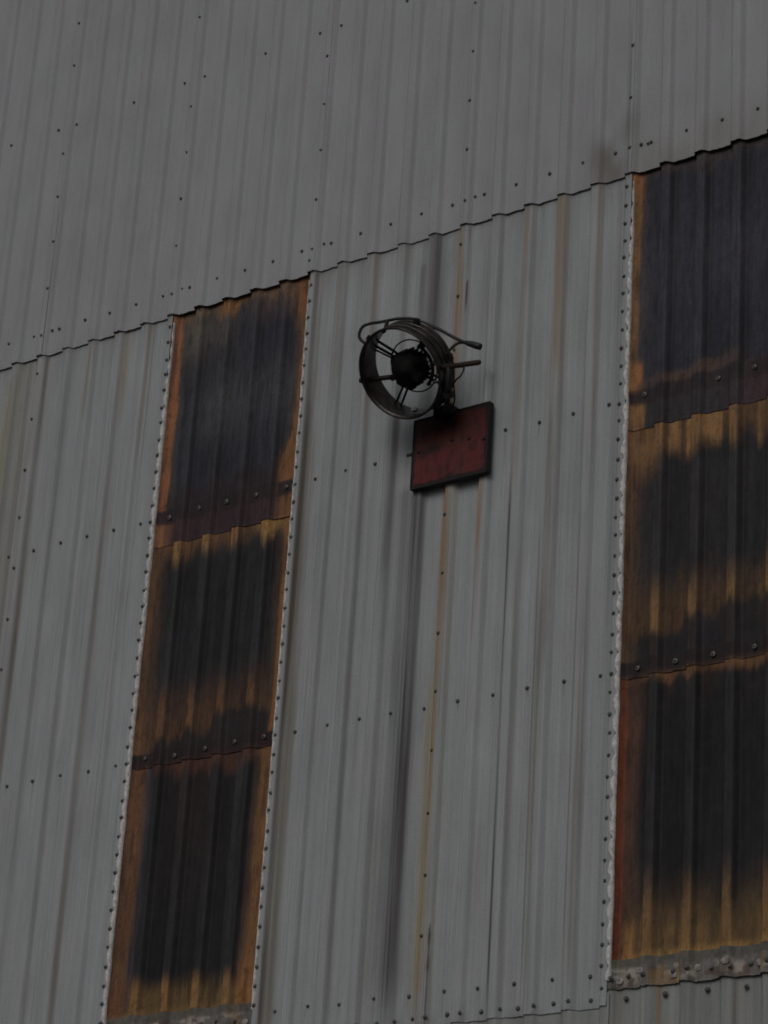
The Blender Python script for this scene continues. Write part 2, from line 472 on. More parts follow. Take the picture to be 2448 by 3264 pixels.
        le = .130 + .02 * n1(v, 1.3, 73) + .012 * n2(u, v, 50, 5, 75)
        c = mix(c, (1 - ss(-.035, .03, s - le)) * (.80 + .2 * nz), (.205, .105, .058))
        c = mix(c, .45 * (1 - ss(.05, .08, s)) * nz, OR2)
        c = mix(c, .6 * ss(.84, .90, s), BR)
        c = mix(c, ss(.885, .925, s) * (.80 + .2 * nz), (.26, .135, .065))
        c = mix(c, .55 * band(s, .75, .79, .008) * (.5 + .5 * nz), (.09, .085, .085))
        c = mix(c, .85 * ss(3.70, 3.84, -vv - .03 * (s - .5)) * ss(.13, .17, s), (.23, .145, .065))
        c = mix(c, .85 * ss(3.69, 3.80, -v) * top * (.7 + .4 * nz), (.38, .21, .085))
        c = mix(c, .6 * ss(3.87, 3.90, -v) * nz, OC)
        c = mix(c, .7 * ss(3.6, 3.85, -vv) * ss(.86, .9, s), (.45, .21, .085))
        c = mix(c, .5 * ss(3.5, 3.9, -vv) * (1 - ss(.12, .16, s)), (.20, .095, .05))
    elif panel == 1:
        c = mix(c, .30 * np.exp(-((v + .55) / .3) ** 2), (.11, .105, .13))
        c = mix(c, .55 * (1 - ss(.03, .10, -vv)) * (.3 + .6 * nz), (.17, .12, .10))
        c = mix(c, .5 * (1 - ss(.07, .15, s)), (.15, .12, .11))
        c = mix(c, (1 - ss(.055, .090, s)) * (.80 + .2 * nz), (.35, .185, .08))
        c = mix(c, .7 * (1 - ss(.08, .12, s)) * (1 - ss(.05, .2, -v)), OR1)
        c = mix(c, .6 * band(v + .25 * (vv - v), -1.18, -1.12 + .03 * ss(.3, .6, s), .018) * band(s, .12, .62, .06) * (.6 + .4 * nz), (.18, .11, .075))
        c = mix(c, .9 * ss(1.0, 1.08, -vv) * (1 - ss(.09, .13, s)), (.42, .2, .09))
        dk = -1.185 + .03 * ss(.3, .6, s)
        c = mix(c, .93 * (1 - ss(-.008, .008, v - dk)) * ss(.0, .01, s), (.062, .055, .062))
        c = mix(c, .6 * (1 - ss(-.03, .03, v - dk)) * ss(.5, .8, s), (.10, .055, .065))
        c = mix(c, .95 * (1 - ss(-.006, .006, v + 1.238)) * (1 - ss(.11, .14, s)), (.34, .19, .09))
        c = mix(c, .6 * (1 - ss(-.02, .02, v + 1.25)) * (1 - ss(.04, .12, s)) * nz, (.12, .06, .04))
    elif panel == 2:
        c = mix(c, .35 * ss(1.5, 1.7, -vv) * (.5 + .5 * n2(u, v, 8, .8, 81)), (.10, .085, .08))
        c = mix(c, .85 * (1 - ss(1.43, 1.60, -vv)), (.18, .10, .056))
        cols = ss(-.2, .35, n1(u, 22, 82))
        c = mix(c, .95 * (1 - ss(1.48, 1.60, -vv)) * np.clip(cols + top * .6, 0, 1), (.36, .205, .095))
        c = mix(c, .88 * (1 - ss(1.53, 1.72, -vv)) * (1 - ss(.14, .25, s)), (.30, .165, .08))
        c = mix(c, .75 * (1 - ss(.03, .16, s)), (.21, .115, .062))
        c = mix(c, .5 * (1 - ss(.04, .06, s)) * nz, OR2)
        lo = ss(2.05, 2.34, -vv)
        c = mix(c, .75 * lo * (1 - ss(2.42, 2.47, -v)), (.145, .082, .045))
        c = mix(c, .8 * ss(2.08, 2.34, -vv) * np.clip(top + .5 * cols * ss(.5, .8, s), 0, 1), (.33, .20, .085))
        st = -2.43 + .05 * ss(.34, .36, s) + .04 * ss(.55, .57, s) + .012 * n1(s, 25, 83)
        c = mix(c, .92 * (1 - ss(-.03, .035, v - st + .03 * n2(u, v, 40, 6, 87))) * ss(.10, .15, s), (.036, .034, .040))
        c = mix(c, .95 * (1 - ss(-.006, .006, v + 2.535)) * (1 - ss(.14, .16, s)), (.06, .05, .05))
        c = mix(c, .7 * (1 - ss(-.01, .01, v + 2.59)) * nz, (.36, .18, .08))
    else:
        c = mix(c, .8 * (1 - ss(2.62, 2.67, -vv)) * (.3 + .8 * nz), (.34, .17, .075))
        c = mix(c, .3 * (1 - ss(2.65, 2.85, -vv)) * (.2 + .8 * n2(u, v, 40, 2, 84)), (.12, .055, .04))
        c = mix(c, .7 * (1 - ss(.12, .19, s)) * (.7 + .3 * nz), (.16, .085, .06))
        c = mix(c, .92 * (1 - ss(.05, .09, s)) * (.8 + .3 * nz), RD)
        c = mix(c, .85 * ss(.02, .06, -(s - .06)) * (1 - ss(2.65, 2.9, -v)), (.33, .17, .07))
        c = mix(c, .78 * ss(3.52, 3.86, -vv) * ss(.07, .11, s), (.18, .115, .058))
        cols = ss(-.3, .4, n1(u, 55, 85))
        c = mix(c, .5 * ss(3.68, 3.88, -vv) * cols * ss(.08, .1, s), (.32, .20, .085))
        c = mix(c, .8 * ss(3.46, 3.76, -v) * top * (.7 + .3 * nz) * ss(.08, .1, s), (.34, .19, .085))
        c = mix(c, .8 * ss(3.86, 3.90, -v) * (.4 + .6 * nz) * ss(.05, .1, s), (.50, .30, .11))
        c = mix(c, .6 * ss(3.70, 3.78, -v) * band(s, .085, .14, .02) * nz, (.60, .30, .10))
    # the purlin line shows through as a dark bolted strap
    lo_, hi_ = ((-1.252, -1.168) if panel == 1 else (-2.612, -2.535))
    if panel < 3:
        c = mix(c, (.80 if panel == 2 else .55) * band(v + .004 * n2(u, v, 30, 30, 97), lo_, hi_, .007), (.040, .029, .031))
    # fine soot: drips, pin-holes and cross-wise weathering of the glass-fibre
    c = mix(c, .40 * ss(.15, .7, n2(u, v, 75, 5, 93) * .6 + n2(u, v, 28, 12, 94) * .6), (.027, .026, .029))
    c = mix(c, .35 * ss(.35, .7, n2(u, v, 130, 90, 95)), (.03, .025, .025))
    c = mix(c, .03 * ss(.3, .8, n2(u, v, 35, 60, 96)), (.20, .16, .14))
    c = c * (1 + .10 * n2(u, v, 110, 25, 91) + .08 * n2(u, v, 35, 20, 92))[..., None]
    return np.clip(c, .004, 1)

# ------------------------------------------------------------------ building
building = empty('metal_building', (2.5, 0.0, GROUND_Z))
set_props(building, 'tall shed clad in weathered grey ribbed metal sheets with rust-stained dark strips', 'building')

def ribbed_sheet(name, u0, u1, v0, v1, y0, colfn, mat, prof=None, du=0.006, dv=0.04, ragged=0.0, seed=0, thick=0.0016, dent=0.0018):
    nu = max(2, int(round((u1 - u0) / du)) + 1)
    nv = max(2, int(round((v1 - v0) / dv)) + 1)
    us = np.linspace(u0, u1, nu); vs = np.linspace(v0, v1, nv)
    us = np.sort(np.concatenate([us, [u0 + .0012, u1 - .0012]])); vs = np.sort(np.concatenate([vs, [v0 + .0012, v1 - .0012]]))
    nu += 2; nv += 2                                   # tight support loops keep the cut edges crisp
    U, V = np.meshgrid(us, vs)
    y = y0 - (prof or rib)(U) - dent * n2(U, V, 2.3, .7, 100 + seed) - dent * .5 * n2(U, V, 9, .5, 101 + seed)
    Z = V.copy()
    if ragged:
        e = ragged * (n1(U[0], 28, 200 + seed) * .6 + n1(U[0], 90, 201 + seed) * .4)
        Z[0] += e; Z[1] += e
        # the lower edge is bent and lifts a little between fixings
        lift_ = 0.0016 * (1 + n1(U[0], 12, 202 + seed)); y[0] -= lift_; y[1] -= lift_
    col = colfn(U, Z)
    co = np.stack([U, y, Z], -1).reshape(-1, 3)
    idx = np.arange(nu * nv).reshape(nv, nu)
    a, b, c_, d = idx[:-1, :-1].ravel(), idx[:-1, 1:].ravel(), idx[1:, 1:].ravel(), idx[1:, :-1].ravel()
    faces = np.stack([a, b, c_, d], 1)
    me = bpy.data.meshes.new(name)
    me.vertices.add(len(co)); me.vertices.foreach_set('co', co.ravel())
    me.loops.add(faces.size); me.loops.foreach_set('vertex_index', faces.ravel())
    me.polygons.add(len(faces))
    me.polygons.foreach_set('loop_start', np.arange(len(faces)) * 4)
    me.polygons.foreach_set('loop_total', np.full(len(faces), 4))
    me.update(calc_edges=True); me.validate()
    at = me.color_attributes.new('grime', 'FLOAT_COLOR', 'POINT')
    at.data.foreach_set('color', np.concatenate([col.reshape(-1, 3), np.ones((nu * nv, 1))], 1).ravel())
    o = link_mesh(name, me, mat, building)
    md = o.modifiers.new('thickness', 'SOLIDIFY'); md.thickness = thick; md.offset = -1
    return o

SEAM_GAP = 0.0170
upper_sheets, lower_sheets, low_sheets = {}, {}, {}
for n in range(-7, 9):
    a = n + .2 + .045; b = a + 1.0
    near = -1 <= n <= 5
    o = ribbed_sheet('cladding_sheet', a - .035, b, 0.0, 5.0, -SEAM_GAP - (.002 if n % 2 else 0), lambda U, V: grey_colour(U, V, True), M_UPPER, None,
                     du=.006 if near else .02, dv=.045 if near else .5, ragged=.0035 if near else 0, seed=n + 20)
    upper_sheets[n] = o
for n in range(-7, 9):
    if n in (1, 4):
        continue
    near = -1 <= n <= 5
    a = n + .2 + .030; b = n + 1.2 + .042
    if n == 2: a = 2.222
    if n == 3: a = 3.232
    v0 = -4.11
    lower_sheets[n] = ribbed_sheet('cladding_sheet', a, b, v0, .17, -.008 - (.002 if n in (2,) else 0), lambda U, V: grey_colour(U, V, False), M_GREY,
                                   du=.005 if near else .02, dv=.03 if near else .5, ragged=.004 if near else 0, seed=n + 40)
for n in range(-7, 9):
    near = 0 <= n <= 5
    low_sheets[n] = ribbed_sheet('cladding_sheet', n + .23, n + 1.25, -8.15, -3.97 if n in (1, 4) else -4.05, (.009 if n in (1, 4) else -.0025), lambda U, V: low_colour(U, V), M_GREY,
                                 du=.008 if near else .02, dv=.05 if near else .5, seed=n + 60)
strip_sheets = {}
for which, n in ((1, 1), (2, 4)):
    for panel, (va, vb) in {1: (-1.378, .16), 2: (-2.612, -1.22), 3: (-3.925, -2.50)}.items():
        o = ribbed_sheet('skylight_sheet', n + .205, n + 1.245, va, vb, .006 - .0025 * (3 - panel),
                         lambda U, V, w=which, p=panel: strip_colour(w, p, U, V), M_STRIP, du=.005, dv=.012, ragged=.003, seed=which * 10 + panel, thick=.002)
        o['label'] = 'dark sooty ribbed translucent sheet with rust-orange margins'
        strip_sheets[(which, panel)] = o

# rest of the shed: plinth, side walls, roof, eaves trim
M_CONC = plain('old_concrete', (.26, .25, .235), .9, 0, .2, 6)
M_TRIM = plain('grey_trim', (.30, .31, .32), .6, 0, .12, 5)
def box_part(name, x0, x1, y0, y1, z0, z1, mat, bev=0.0):
    bm = bmesh.new()
    bm_box(bm, ((x0 + x1) / 2, (y0 + y1) / 2, (z0 + z1) / 2), x1 - x0, y1 - y0, z1 - z0, bev=bev)
    return bm_obj(name, bm, mat, building, False)
box_part('plinth', -6.85, 9.3, -.06, 14.2, GROUND_Z - .3, -8.12, M_CONC, .01)
box_part('side_wall', -6.80, -6.74, .012, 14, -8.12, 4.97, M_TRIM)
box_part('side_wall', 9.18, 9.24, .012, 14, -8.12, 4.97, M_TRIM)
box_part('back_wall', -6.74, 9.18, 13.94, 14, -8.12, 4.97, M_TRIM)
box_part('roof', -6.9, 9.35, -.12, 14.1, 5.005, 5.09, M_TRIM, .01)
box_part('liner_wall', -6.7, 9.15, .20, .26, -8.1, 4.9, M_CONC)
for z in (1.515, .155, -1.21, -2.57, -3.96, -5.4, -6.9, 3.0, 4.6):
    box_part('purlin', -6.7, 9.15, .008, .16, z - .03, z + .03, M_BLACK)

# --------------------------------------------------- fixings
def screw_mesh(name, wr, wh, hr, hh, mat_w, mat_h, ring=False):
    bm = bmesh.new()
    seg = 10
    def circ(r, y, s=seg, ph=0.0):
        return [bm.verts.new((r * math.cos(2 * math.pi * k / s + ph), -y, r * math.sin(2 * math.pi * k / s + ph))) for k in range(s)]
    rings = [circ(wr, 0), circ(wr, wh * .5), circ(wr * .86, wh), circ(hr * 1.02, wh * 1.1), circ(hr, wh + hh * .8), circ(hr * .72, wh + hh)]
    for A, B in zip(rings, rings[1:]):
        for k in range(seg):
            bm.faces.new((A[k], B[k], B[(k + 1) % seg], A[(k + 1) % seg]))
    bm.faces.new(rings[-1])
    bmesh.ops.recalc_face_normals(bm, faces=bm.faces)
    for f in bm.faces:
        r = max(math.hypot(v.co.x, v.co.z) for v in f.verts)
        f.material_index = 0 if r > hr * 1.1 else 1
    me = bpy.data.meshes.new(name)
    bm.to_mesh(me); bm.free()
    me.materials.append(mat_w); me.materials.append(mat_h)
    return me

ME_SCREW = screw_mesh('screw', .0098, .0035, .0062, .007, M_WASHER, M_SCREW)
ME_SCREW_PALE = screw_mesh('screw', .0125, .004, .0060, .007, M_PALE, M_WASHER)
ME_RIVET = screw_mesh('rivet', .0095, .003, .0058, .006, M_WASHER, M_SCREW)

def fixing(me, name, app_u, v, y_front, on_rib, parent, sc=1.0):
    ru = app_u + .8 * RIB_H if on_rib else app_u
    y = y_front - (float(rib(ru)) if True else 0) - .001
    o = bpy.data.objects.new(name, me)
    C.objects.link(o)
    o.parent = parent
    o.location = Vector((ru, y, v))          # sheets sit at minus the building origin
    o.rotation_euler = (random.uniform(-.12, .12), random.uniform(0, 6.28), random.uniform(-.12, .12))
    s_ = sc * random.uniform(.88, 1.12)
    o.scale = (s_, s_, s_)
    return o

def sheet_at(d, u):
    return d.get(int(math.floor(u - .205)))
YU, YL = -SEAM_GAP - .001, -.009
jit = lambda s: random.uniform(-s, s)
# rows, one per flat
for k in range(-4, 27):
    u = k * .2 + .134
    # upper sheet, just above the seam
    if u > -.6:
        fixing(ME_SCREW, 'screw', u + jit(.006), .154 + jit(.004), YU, False, sheet_at(upper_sheets, u), .95)
    for v in (-1.21, -2.57):
        if u < -.2: continue
        n_ = int(math.floor(u - .205))
        if n_ in (1, 4):
            if random.random() < .12: continue
            w_ = 1 if n_ == 1 else 2
            p_ = 1 if v > -2 else 2
            fixing(ME_SCREW_PALE, 'screw', u + jit(.008), v + jit(.008) + (.005 if v < -2 else 0), -.004, False, strip_sheets[(w_, p_)], .92)
        else:
            fixing(ME_SCREW, 'screw', u + jit(.006), v + jit(.005), YL, False, sheet_at(lower_sheets, u))
    if 2.2 < u < 4.2:
        fixing(ME_SCREW, 'screw', u + jit(.008), -3.96 + jit(.006), YL, False, lower_sheets[int(math.floor(u - .205))])
    if 4.2 < u < 5.1 or 1.3 < u < 2.2:
        fixing(ME_SCREW, 'screw', u - .01 + jit(.006), -4.078 + jit(.004), 0, False, low_sheets[int(math.floor(u - .205))], 1.25)
# laps of the upper sheets: stitching up the side lap, pairs at every girt
for n in range(0, 5):
    u = n + .2
    v = .132
    while v < 2.7:
        if -.7 < u < 5 and not (abs(v - 1.62) < .02):
            fixing(ME_SCREW, 'screw', u + .005 + jit(.004), v + jit(.008), YU, True, upper_sheets[n], .9)
        v += .298
    for du in (-.068, .082):
        fixing(ME_SCREW, 'screw', u + du + jit(.004), 1.520 + jit(.005), YU, False, upper_sheets[n if du > 0 else n - 1], .9)
    fixing(ME_SCREW, 'screw', u + .535 + jit(.004), 1.518 + jit(.005), YU, False, upper_sheets[n], .9)
    fixing(ME_SCREW, 'screw', u + .078 + jit(.004), .158 + jit(.004), YU, False, upper_sheets[n], .9)
fixing(ME_SCREW, 'screw', -.264, 1.538, YU, False, upper_sheets[-1], .9)
fixing(ME_SCREW, 'screw', 4.318, .150, YU, False, upper_sheets[4], .9)
fixing(ME_SCREW, 'screw', 2.191, .066, YU, True, upper_sheets[2], .9)
# laps of the lower sheets
for u, sh in ((.195, lower_sheets[0]), (3.190, lower_sheets[3])):
    v = -.105
    while v > -3.9:
        fixing(ME_SCREW, 'screw', u + jit(.004), v + jit(.01), YL, True, sh, .9)
        v -= .300
# close stitching beside the strips
for u, sh in ((1.211, lower_sheets[0]), (2.207, lower_sheets[2]), (4.193, lower_sheets[3])):
    v = -.075
    while v > -4.06:
        fixing(ME_RIVET, 'rivet', u - (.004 if sh is not lower_sheets[2] else 0) + jit(.003), v + jit(.007), YL, True, sh, 1.0)
        v -= .0965
for k in range(17):
    fixing(ME_RIVET, 'rivet', 2.30 + k * .0985 + jit(.01) + .27, -4.070 + jit(.006), YL, False, lower_sheets[2 if 2.57 + k * .0985 < 3.2 else 3], 1.1)
for k in range(3):
    fixing(ME_RIVET, 'rivet', 2.27 + k * .1 + jit(.01), -4.070 + jit(.006), YL, False, lower_sheets[2], 1.1)

# --------------------------------------------------- sealant beads and ragged edge beside the strips
def sealant(name, v_top, v_bot, u_in, w0, seed, side):
    bm = bmesh.new()
    n = int((v_top - v_bot) / .008)
    rows = []
    for i in range(n + 1):
        v = v_top + (v_bot - v_top) * i / n
        sc_ = abs(math.sin((v + .075) / .0965 * math.pi))          # scallops between stitches
        wd = w0 * (.18 + .82 * sc_ ** .8) + .0028 * float(n1(v, 45, seed)) + .002 * float(n1(v, 130, seed + 1))
        thin = .35 + .65 * float(ss(.1, .8, -v)) + .15 * float(n1(v, 2.0, seed + 2))
        wd *= thin
        wd = max(wd, .0015)
        c0 = u_in + .0012 * float(n1(v, 12, seed + 3))
        us_ = [c0 + side * wd, c0 + side * wd * .5, c0]
        hs = [.0115, .0150 + .002 * float(n1(v, 60, seed + 4)), .0115]
        rows.append([bm.verts.new((uu, -float(rib(uu)) - h, v)) for uu, h in zip(us_, hs)] + [bm.verts.new((c0 + side * wd, -float(rib(c0 + side * wd)) - .001, v)), bm.verts.new((c0, -float(rib(c0)) - .001, v))])
    for A, B in zip(rows, rows[1:]):
        for i, j in ((0, 1), (1, 2), (3, 0), (2, 4)):
            bm.faces.new((A[i], A[j], B[j], B[i]))
    bmesh.ops.recalc_face_normals(bm, faces=bm.faces)
    o = bm_obj(name, bm, M_SEAL, building)
    return o
for (uin, sd_, seed) in ((1.2540, -1, 300), (4.2540, -1, 330)):
    o = sealant('sealant_bead', -.05, -4.0, uin, .023, seed, sd_)
o = sealant('sealant_bead', -.05, -3.95, 2.216, .013, 360, 1)

# patchy sealed joint band below each strip
def joint_band(u0, u1, z0, z1, seed):
    def colf(U, V):
        c = np.broadcast_to(np.array((.20, .19, .18)), U.shape + (3,)).copy()
        a = n2(U, V, 17, 16, seed); b = n2(U, V, 26, 30, seed + 1); d = n2(U, V, 60, 60, seed + 2)
        c = mix(c, .9 * ss(-.1, .5, a + .4 * d) * band(V, -4.02, -3.945, .015), (.44, .40, .36))
        c = mix(c, .8 * ss(.1, .6, b + .4 * d), (.13, .09, .075))
        c = mix(c, ss(.25, .7, n2(U, V, 22, 12, seed + 3)) * .7, (.30, .20, .10))
        c = mix(c, .75 * ss(-3.955, -3.935, V), (.14, .135, .12))
        c = mix(c, .7 * (1 - ss(-4.04, -4.02, V)) * (.5 + .5 * b), (.16, .165, .16))
        return np.clip(c * (1 + .2 * d)[..., None], .004, 1)
    o = ribbed_sheet('joint_flashing', u0, u1, z0, z1, -.003, colf, M_STRIP, du=.004, dv=.005, ragged=.006, seed=seed, dent=.0035)
    o['label'] = 'patchy pale and rusty sealed joint under the dark strip'
    return o
jb2 = joint_band(4.215, 5.26, -4.035, -3.905, 400)
jb1 = joint_band(1.225, 2.235, -4.035, -3.905, 430)
for jb, a in ((jb2, 4.24), (jb1, 1.27)):
    for k in range(9):
        fixing(ME_RIVET, 'rivet', a + k * .1 + jit(.02), -3.985 + jit(.008), -.006, False, jb, 1.25)
# small blobs of old sealant sitting on the joint
for jb, a in ((jb2, 4.22), (jb1, 1.24)):
    for k in range(7):
        bm = bmesh.new()
        bmesh.ops.create_icosphere(bm, subdivisions=2, radius=1)
        for v in bm.verts:
            v.co *= 1 + .22 * random.uniform(-1, 1)
            v.co = Vector((math.copysign(abs(v.co.x) ** .6, v.co.x) * .020, v.co.y * .003, math.copysign(abs(v.co.z) ** .6, v.co.z) * .015))
        uu = a + .05 + k * .145 + jit(.03); zz = -3.985 + jit(.018)
        bmesh.ops.translate(bm, verts=bm.verts, vec=(uu, -.006 - float(rib(uu)), zz))
        bm_obj('sealant_patch', bm, M_OLDSEAL, None).parent = jb

# ------------------------------------------------------------------ ground
mt, n_, l_, b_ = new_mat('yard_asphalt')
co = n_.new('ShaderNodeTexCoord').outputs['Object']
f_ = noise_node(n_, l_, co, .8, (1, 1, 1), 8, .7)
cr = n_.new('ShaderNodeValToRGB')
cr.color_ramp.elements[0].position = .3; cr.color_ramp.elements[0].color = (.045, .044, .042, 1)
cr.color_ramp.elements[1].position = .7; cr.color_ramp.elements[1].color = (.085, .082, .077, 1)
l_.new(f_, cr.inputs[0]); l_.new(cr.outputs[0], b_.inputs['Base Color'])
b_.inputs['Roughness'].default_value = .9
bm = bmesh.new()
gs = 24
gv = [[bm.verts.new((((i / gs) * 2 - 1) ** 3 * 1200, ((j / gs) * 2 - 1) ** 3 * 1200, GROUND_Z)) for j in range(gs + 1)] for i in range(gs + 1)]
for i in range(gs):
    for j in range(gs):
        bm.faces.new((gv[i][j], gv[i + 1][j], gv[i + 1][j + 1], gv[i][j + 1]))
g = bm_obj('ground', bm, mt, None, False)
g['kind'] = 'structure'

# ------------------------------------------------------------------ red plate
PC = Vector((3.252, -.05, -1.250))
plate = empty('metal_plate', (3.252, -.07, -1.437))
set_props(plate, 'small dark red rectangular metal plate with black rusted edges below the round fan', 'metal plate')
mt, n_, l_, b_ = new_mat('red_plate_paint')
at = n_.new('ShaderNodeAttribute'); at.attribute_name = 'grime'
co = n_.new('ShaderNodeTexCoord').outputs['Object']
nz_ = noise_node(n_, l_, co, 1.0, (45, 45, 30), 6, .7)
fm = ramp(n_, l_, nz_, .3, .7, .78, 1.22)
vm = n_.new('ShaderNodeVectorMath'); vm.operation = 'SCALE'
l_.new(at.outputs['Color'], vm.inputs[0]); l_.new(fm, vm.inputs['Scale'])
l_.new(vm.outputs[0], b_.inputs['Base Color'])
b_.inputs['Roughness'].default_value = .55
b_.inputs['Specular IOR Level'].default_value = .25
M_RED = mt
def grid_face(name, x0, x1, z0, z1, y, colf, mat, parent, nx=110, nz=90, amp=.0008):
    U, V = np.meshgrid(np.linspace(x0, x1, nx), np.linspace(z0, z1, nz))
    Y = y - amp * n2(U, V, 14, 14, 501)
    col = colf(U, V)
    co_ = np.stack([U, Y, V], -1).reshape(-1, 3)
    idx = np.arange(nx * nz).reshape(nz, nx)
    F = np.stack([idx[:-1, :-1].ravel(), idx[:-1, 1:].ravel(), idx[1:, 1:].ravel(), idx[1:, :-1].ravel()], 1)
    me = bpy.data.meshes.new(name)
    me.from_pydata(co_.tolist(), [], F.tolist()); me.update()
    a_ = me.color_attributes.new('grime', 'FLOAT_COLOR', 'POINT')
    a_.data.foreach_set('color', np.concatenate([col.reshape(-1, 3), np.ones((nx * nz, 1))], 1).ravel())
    o_ = link_mesh(name, me, mat, parent)
    md_ = o_.modifiers.new('thickness', 'SOLIDIFY'); md_.thickness = .003; md_.offset = -1
    return o_
PX0, PX1, PZ0, PZ1 = 3.010, 3.471, -1.434, -1.064
def red_col(U, V):
    x = (U - PX0) / (PX1 - PX0); z = (V - PZ0) / (PZ1 - PZ0)
    c = np.broadcast_to(np.array((.126, .027, .026)), U.shape + (3,)).copy()
    c = mix(c, .5 * ss(.45, 1.0, z + .2 * n2(U, V, 9, 9, 511)), (.060, .020, .023))
    c = mix(c, .35 * ss(.1, .5, n2(U, V, 20, 14, 512)), (.09, .035, .033))
    c = mix(c, .55 * ss(0, .5, n2(U, V, 12, 9, 515) + .4 * n2(U, V, 45, 30, 516)), (.085, .038, .028))
    c = mix(c, .5 * ss(.3, .6, n2(U, V, 38, 14, 517)), (.035, .018, .02))
    d = np.minimum(np.minimum(x, 1 - x) * .484, np.minimum(z, 1 - z) * .37)
    c = mix(c, .92 * (1 - ss(.012, .026, d + .007 * n2(U, V, 30, 30, 513))), (.022, .014, .015))
    c = mix(c, .9 * np.exp(-(((x - 1) ** 2 * 40 + (z - 1) ** 2 * 70))), (.02, .016, .017))
    c = mix(c, .9 * np.exp(-(((x - 1) ** 2 * 90 + (z - 0) ** 2 * 130))), (.02, .016, .017))
    for (cu, cv, ru_, rv_, st) in ((3.135, -1.239, .055, .022, .95), (3.075, -1.262, .05, .02, .6), (3.241, -1.125, .030, .035, .9), (3.215, -1.085, .06, .022, .85),
                                   (3.359, -1.237, .013, .012, .95), (3.445, -1.256, .012, .011, .9), (3.253, -1.221, .012, .016, .8), (3.255, -1.16, .02, .04, .55),
                                   (3.246, -1.41, .025, .02, .95), (3.12, -1.12, .07, .03, .45), (3.047, -1.241, .008, .008, .7)):
        q = ((U - cu) / ru_) ** 2 + ((V - cv) / rv_) ** 2
        c = mix(c, st * np.exp(-q * (1 + .4 * n2(U, V, 40, 40, 514))), (.024, .015, .018))
    return np.clip(c, .003, 1)
grid_face('panel', PX0, PX1, PZ0, PZ1, -.0705, red_col, M_RED, plate)
for nm, a, b, c_, d in (('frame_rail', PX0 - .002, PX1 + .002, PZ0 - .004, PZ0 + .005), ('frame_rail', PX0 - .002, PX1 + .002, PZ1 - .005, PZ1 + .003),
                        ('frame_rail', PX0 - .003, PX0 + .004, PZ0 + .0055, PZ1 - .0055), ('frame_rail', PX1 - .005, PX1 + .003, PZ0 + .0055, PZ1 - .0055)):
    bm = bmesh.new(); bm_box(bm, ((a + b) / 2, -.054, (c_ + d) / 2), b - a, .038, d - c_, bev=.0012)
    bm_obj(nm, bm, M_BLACK, plate, False)
for (cu, cv) in ((3.359, -1.237), (3.445, -1.258), (3.253, -1.221), (3.047, -1.241)):
    bm = bmesh.new(); bm_lathe(bm, [(0, .0085), (.003, .0085), (.007, .005)], Vector((cu, -.0715, cv)), Vector((0, -1, 0)), Vector((1, 0, 0)), Vector((0, 0, 1)), 10)
    bmesh.ops.recalc_face_normals(bm, faces=bm.faces); bm_obj('bolt', bm, M_RUSTROD, plate)
bm = bmesh.new(); bm_box(bm, (2.996, -.055, -1.236), .022, .012, .018, bev=.002); bm_obj('lug', bm, M_BLACK, plate, False)
bm = bmesh.new(); bm_box(bm, (3.25, -.021, -1.25), .40, .028, .05, bev=.002); bm_obj('mounting_rail', bm, M_BLACK, plate, False)

# ------------------------------------------------------------------ round fan
AX = Vector((.03, .777, .628)).normalized()
E1 = Vector((.99925546, -.03858129, 0)).normalized()
E2 = Vector((-.02424102, -.62784235, .77796295)).normalized()
FC = Vector((3.140, -.320, -.914))
fan = empty('round_fan', (3.24, -.09, -1.06))
set_props(fan, 'round black ventilation fan ring tilted downwards, with central motor, wire guard and looped cable', 'fan')
R = .229; HL = .068
bm = bmesh.new()
prof = [(-HL, R), (-HL + .010, R + .002), (-HL + .018, R - .003), (-.02, R - .004), (0, R), (.012, R + .001), (.024, R - .004), (HL - .016, R - .004), (HL - .008, R + .004), (HL, R + .002),
        (HL, R - .006), (HL - .01, R - .008), (0, R - .0085), (-HL + .02, R - .0085), (-HL, R - .006)]
bm_lathe(bm, prof, FC, AX, E1, E2, 96, True)
bmesh.ops.recalc_face_normals(bm, faces=bm.faces)
bm_obj('housing_ring', bm, M_RING, fan)
for d, rr in ((-HL, .0062), (HL, .0058)):
    bm = bmesh.new()
    bm_tube(bm, [FC + AX * d + (E1 * math.cos(t) + E2 * math.sin(t)) * (R + .001) for t in [2 * math.pi * k / 96 for k in range(96)]], rr, 8, closed=True)
    bm_obj('rim', bm, M_RIM if d > 0 else M_RING, fan)
for d, rr in ((-.012, .0035), (.030, .004)):
    bm = bmesh.new()
    bm_tube(bm, [FC + AX * d + (E1 * math.cos(t) + E2 * math.sin(t)) * (R - .001) for t in [2 * math.pi * k / 96 for k in range(96)]], rr, 8, closed=True)
    bm_obj('highlight_bead', bm, M_RIM, fan)  # light beads added in place of highlights along the ring
